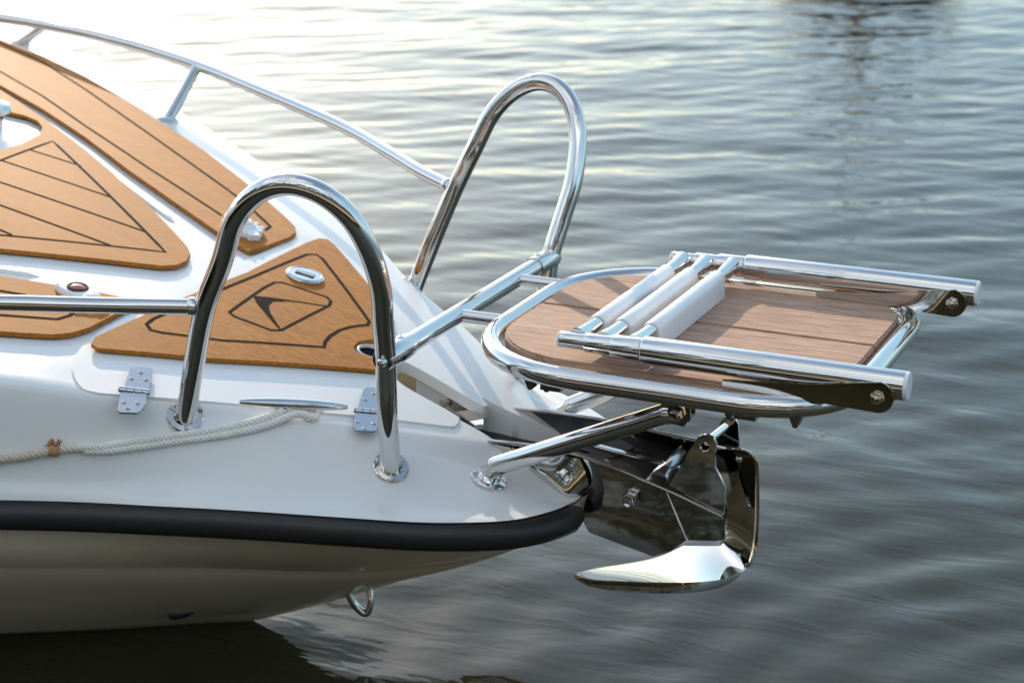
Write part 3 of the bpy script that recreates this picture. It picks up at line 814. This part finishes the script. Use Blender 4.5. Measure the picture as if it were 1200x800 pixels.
# ------------------------------------------------------------------ the surroundings mirrored in the water and steel
mb = MB()
x = -7.0
while x < 9:
    mb.box((x, -3.2, -.34), (.135, 2.3, .04)); x += .145
mb.box((1, -2.09, -.40), (16, .05, .08)); mb.box((1, -4.2, -.40), (16, .05, .08))
dk = mb.build('dock', M['dock_wood'], None, bevel=.004)
tag(dk, 'weathered timber dock beside the boat, behind the viewer', 'dock')
for px_ in (-5, -1.5, 2, 5.5):
    mb = MB(); mb.lathe((px_, -2.25, -2), (0,0,1), [(.09,0),(.09,1.62)], 16); mb.build('pile', M['dock_wood'], dk)
mb = MB(); P = []
xs = np.linspace(-120, 120, 60)
mb.grid([[Vector((x, -7+.6*math.sin(x*.3), -.9)), Vector((x, -9+.6*math.sin(x*.3), -.1)), Vector((x, -40, 1.2)), Vector((x, -120, 3))] for x in xs])
bk = mb.build('shore', M['bank_earth']); tag(bk, kind='structure')
mb = MB()
N = 20000; ax = RNG.uniform(-70, 70, N)
top = 9.0+2.0*np.sin(ax*.31)+1.4*np.sin(ax*.83+1)+.9*np.sin(ax*1.9+2)
hz = top*RNG.random(N); ay = -17-RNG.random(N)*5-1.0*np.sin(ax*.5); sz = RNG.uniform(.25, .6, N)
dirs = RNG.normal(size=(N, 2, 3))
vs = []; fs = []
for i in range(N):
    c = Vector((ax[i], ay[i], hz[i]+.2)); u = Vector(dirs[i,0]).normalized()*sz[i]; w = Vector(dirs[i,1]); w = (w-u*w.dot(u)/u.dot(u)).normalized()*sz[i]*.6
    o = 4*i; vs += [c-u, c+w, c+u, c-w]; fs.append((o, o+1, o+2, o+3))
mb.add(vs, fs); wd = mb.build('woods', M['foliage'], None, clean=False); tag(wd, 'dark wooded shore behind the dock', 'woods', kind='stuff')
mb = MB(); vs = []; fs = []
for i in range(9000):
    x = RNG.uniform(-30, 30); y = -6.6-RNG.random()**1.5*2.2+.5*math.sin(x*.4); h = RNG.uniform(1.0, 2.1)*(1+.2*math.sin(x*.9)); a = RNG.uniform(0, 3.14); w = RNG.uniform(.012, .03)
    dx, dy = math.cos(a)*w, math.sin(a)*w; lx, ly = RNG.normal(0, .22, 2)
    o = len(vs); vs += [(x-dx, y-dy, -.8), (x+dx, y+dy, -.8), (x+dx*.8+lx*.4, y+dy*.8+ly*.4, -.7+h*.6), (x-dx*.8+lx*.4, y-dy*.8+ly*.4, -.7+h*.6), (x+lx, y+ly, -.7+h)]
    fs += [(o, o+1, o+2, o+3), (o+3, o+2, o+4)]
mb.add(vs, fs); rd = mb.build('reeds', M['reed'], None, clean=False); tag(rd, 'unseen dry reeds added behind the dock for their bounce and reflections', 'reeds', kind='stuff')  # unseen belt added for warm bounce on the hull and tan reflections
# a small moored sailing boat beyond the top of the frame, seen in the water only
sb = link('sailing_boat', None); c0 = Vector((-2.25, 10.9, WATER_Z)); sb.location = c0
tag(sb, 'small dark sailing boat moored across the water', 'boat')
sb.rotation_euler = (0, 0, R(18))
mb = MB(); rows = []
for f, w, hgt in ((-.4,.50,.42),(.2,.68,.42),(1.2,.78,.44),(2.2,.72,.48),(3.1,.45,.54),(3.9,.06,.6)):
    rows.append([Vector((-w, f, hgt)), Vector((-w*.85, f, .3)), Vector((-w*.4, f, -.2)), Vector((w*.4, f, -.2)), Vector((w*.85, f, .3)), Vector((w, f, hgt))])
mb.grid(rows, closed=True, capA=True, capB=True); mb.build('hull', M['navy_paint'], sb)
mb = MB(); mb.box((0,1.7,.56), (.9,1.4,.28)); mb.build('cabin', M['navy_paint'], sb, bevel=.06)
mb = MB(); mb.tube([(0,2.2,.5),(0,2.22,1.6),(0,2.26,2.9)], [.014,.012,.010], 12); mb.build('mast', M['mast_metal'], sb)
mb = MB(); mb.tube([(0,2.15,1.05),(0,.2,1.1)], .06, 12); mb.build('boom', M['navy_paint'], sb)

# ------------------------------------------------------------------ light
SUN_EL, SUN_AZ = 23.0, 38.0        # azimuth: degrees left of +y
wd_ = bpy.data.worlds.new('World'); scene.world = wd_; wd_.use_nodes = True
nt = wd_.node_tree; bg = nt.nodes['Background']
sky = nd(nt, 'ShaderNodeTexSky'); sky.sky_type = 'NISHITA'; sky.sun_disc = False
sky.sun_elevation = R(SUN_EL); sky.sun_rotation = R(-SUN_AZ)
sky.air_density = 1.0; sky.dust_density = 0.45; sky.ozone_density = .8; sky.altitude = 0
tc = nd(nt, 'ShaderNodeTexCoord'); mp = nd(nt, 'ShaderNodeMapping'); mp.inputs['Scale'].default_value = (1, 1, 3.2)
nt.links.new(tc.outputs['Generated'], mp.inputs['Vector'])
cf = noise(nt, 1.6, mp.outputs['Vector'], 7, .55, .3)
cm = ramp(nt, cf, [(.42,(.12,.12,.12)), (.66,(.85,.85,.85))])
sy = nd(nt, 'ShaderNodeSeparateXYZ'); nt.links.new(tc.outputs['Generated'], sy.inputs[0])
my = nd(nt, 'ShaderNodeMapRange'); my.inputs['From Min'].default_value = .45; my.inputs['From Max'].default_value = -.55; my.inputs['To Min'].default_value = .06; my.inputs['To Max'].default_value = 1
nt.links.new(sy.outputs['Y'], my.inputs['Value'])
mc = nd(nt, 'ShaderNodeMath'); mc.operation = 'MULTIPLY'; nt.links.new(cm, mc.inputs[0]); nt.links.new(my.outputs[0], mc.inputs[1])
mx = nd(nt, 'ShaderNodeMix'); mx.data_type = 'RGBA'; nt.links.new(mc.outputs[0], mx.inputs[0]); nt.links.new(sky.outputs[0], mx.inputs[6]); mx.inputs[7].default_value = (7.6,7.6,7.5,1)
def smooth(v, a, b_, o0, o1):
    n = nd(nt, 'ShaderNodeMapRange'); n.interpolation_type = 'SMOOTHSTEP'
    n.inputs['From Min'].default_value = a; n.inputs['From Max'].default_value = b_; n.inputs['To Min'].default_value = o0; n.inputs['To Max'].default_value = o1
    nt.links.new(v, n.inputs['Value']); return n.outputs['Result']
dp = nd(nt, 'ShaderNodeVectorMath'); dp.operation = 'DOT_PRODUCT'; nt.links.new(tc.outputs['Generated'], dp.inputs[0]); dp.inputs[1].default_value = (.82, .57, 0)
k1 = smooth(dp.outputs['Value'], -.22, .55, 0, .8); k2 = smooth(sy.outputs['Z'], .42, .78, 1, 0)
k3 = mrange(nt, cf, .75, 1.15)
kk_ = nd(nt, 'ShaderNodeMath'); kk_.operation = 'MULTIPLY'; nt.links.new(k1, kk_.inputs[0]); nt.links.new(k2, kk_.inputs[1])
k4 = nd(nt, 'ShaderNodeMath'); k4.operation = 'MULTIPLY'; k4.use_clamp = True; nt.links.new(kk_.outputs[0], k4.inputs[0]); nt.links.new(k3, k4.inputs[1])
bk_ = nd(nt, 'ShaderNodeMix'); bk_.data_type = 'RGBA'; nt.links.new(k4.outputs[0], bk_.inputs[0]); nt.links.new(mx.outputs[2], bk_.inputs[6]); bk_.inputs[7].default_value = (1.9,3.1,4.1,1)
mx = bk_
tn = nd(nt, 'ShaderNodeMix'); tn.data_type = 'RGBA'; tn.blend_type = 'MULTIPLY'; tn.inputs[0].default_value = 1; nt.links.new(mx.outputs[2], tn.inputs[6]); tn.inputs[7].default_value = (.985,1.01,.985,1)
nt.links.new(tn.outputs[2], bg.inputs['Color']); bg.inputs['Strength'].default_value = .15
sl = bpy.data.lights.new('sun', 'SUN'); sl.energy = 2.3; sl.angle = R(.6); sl.color = (1, .81, .60)
so_ = bpy.data.objects.new('sun', sl); COL.objects.link(so_)
sd = Vector((-math.sin(R(SUN_AZ))*math.cos(R(SUN_EL)), math.cos(R(SUN_AZ))*math.cos(R(SUN_EL)), math.sin(R(SUN_EL))))
so_.rotation_euler = sd.to_track_quat('Z', 'Y').to_euler(); so_.location = sd*20

# ------------------------------------------------------------------ camera
cd = bpy.data.cameras.new('camera'); co = bpy.data.objects.new('camera', cd); COL.objects.link(co)
co.matrix_world = Matrix.Translation(CAM) @ MR.to_4x4()
cd.sensor_width = 36; cd.lens = 36*F_PX/W0; cd.clip_start = .05; cd.clip_end = 2000
cd.dof.use_dof = True; cd.dof.focus_distance = 2.62; cd.dof.aperture_fstop = 6.7
scene.camera = co
scene.view_settings.view_transform = 'Standard'; scene.view_settings.look = 'None'; scene.view_settings.gamma = 1
scene.view_settings.exposure = 0.76
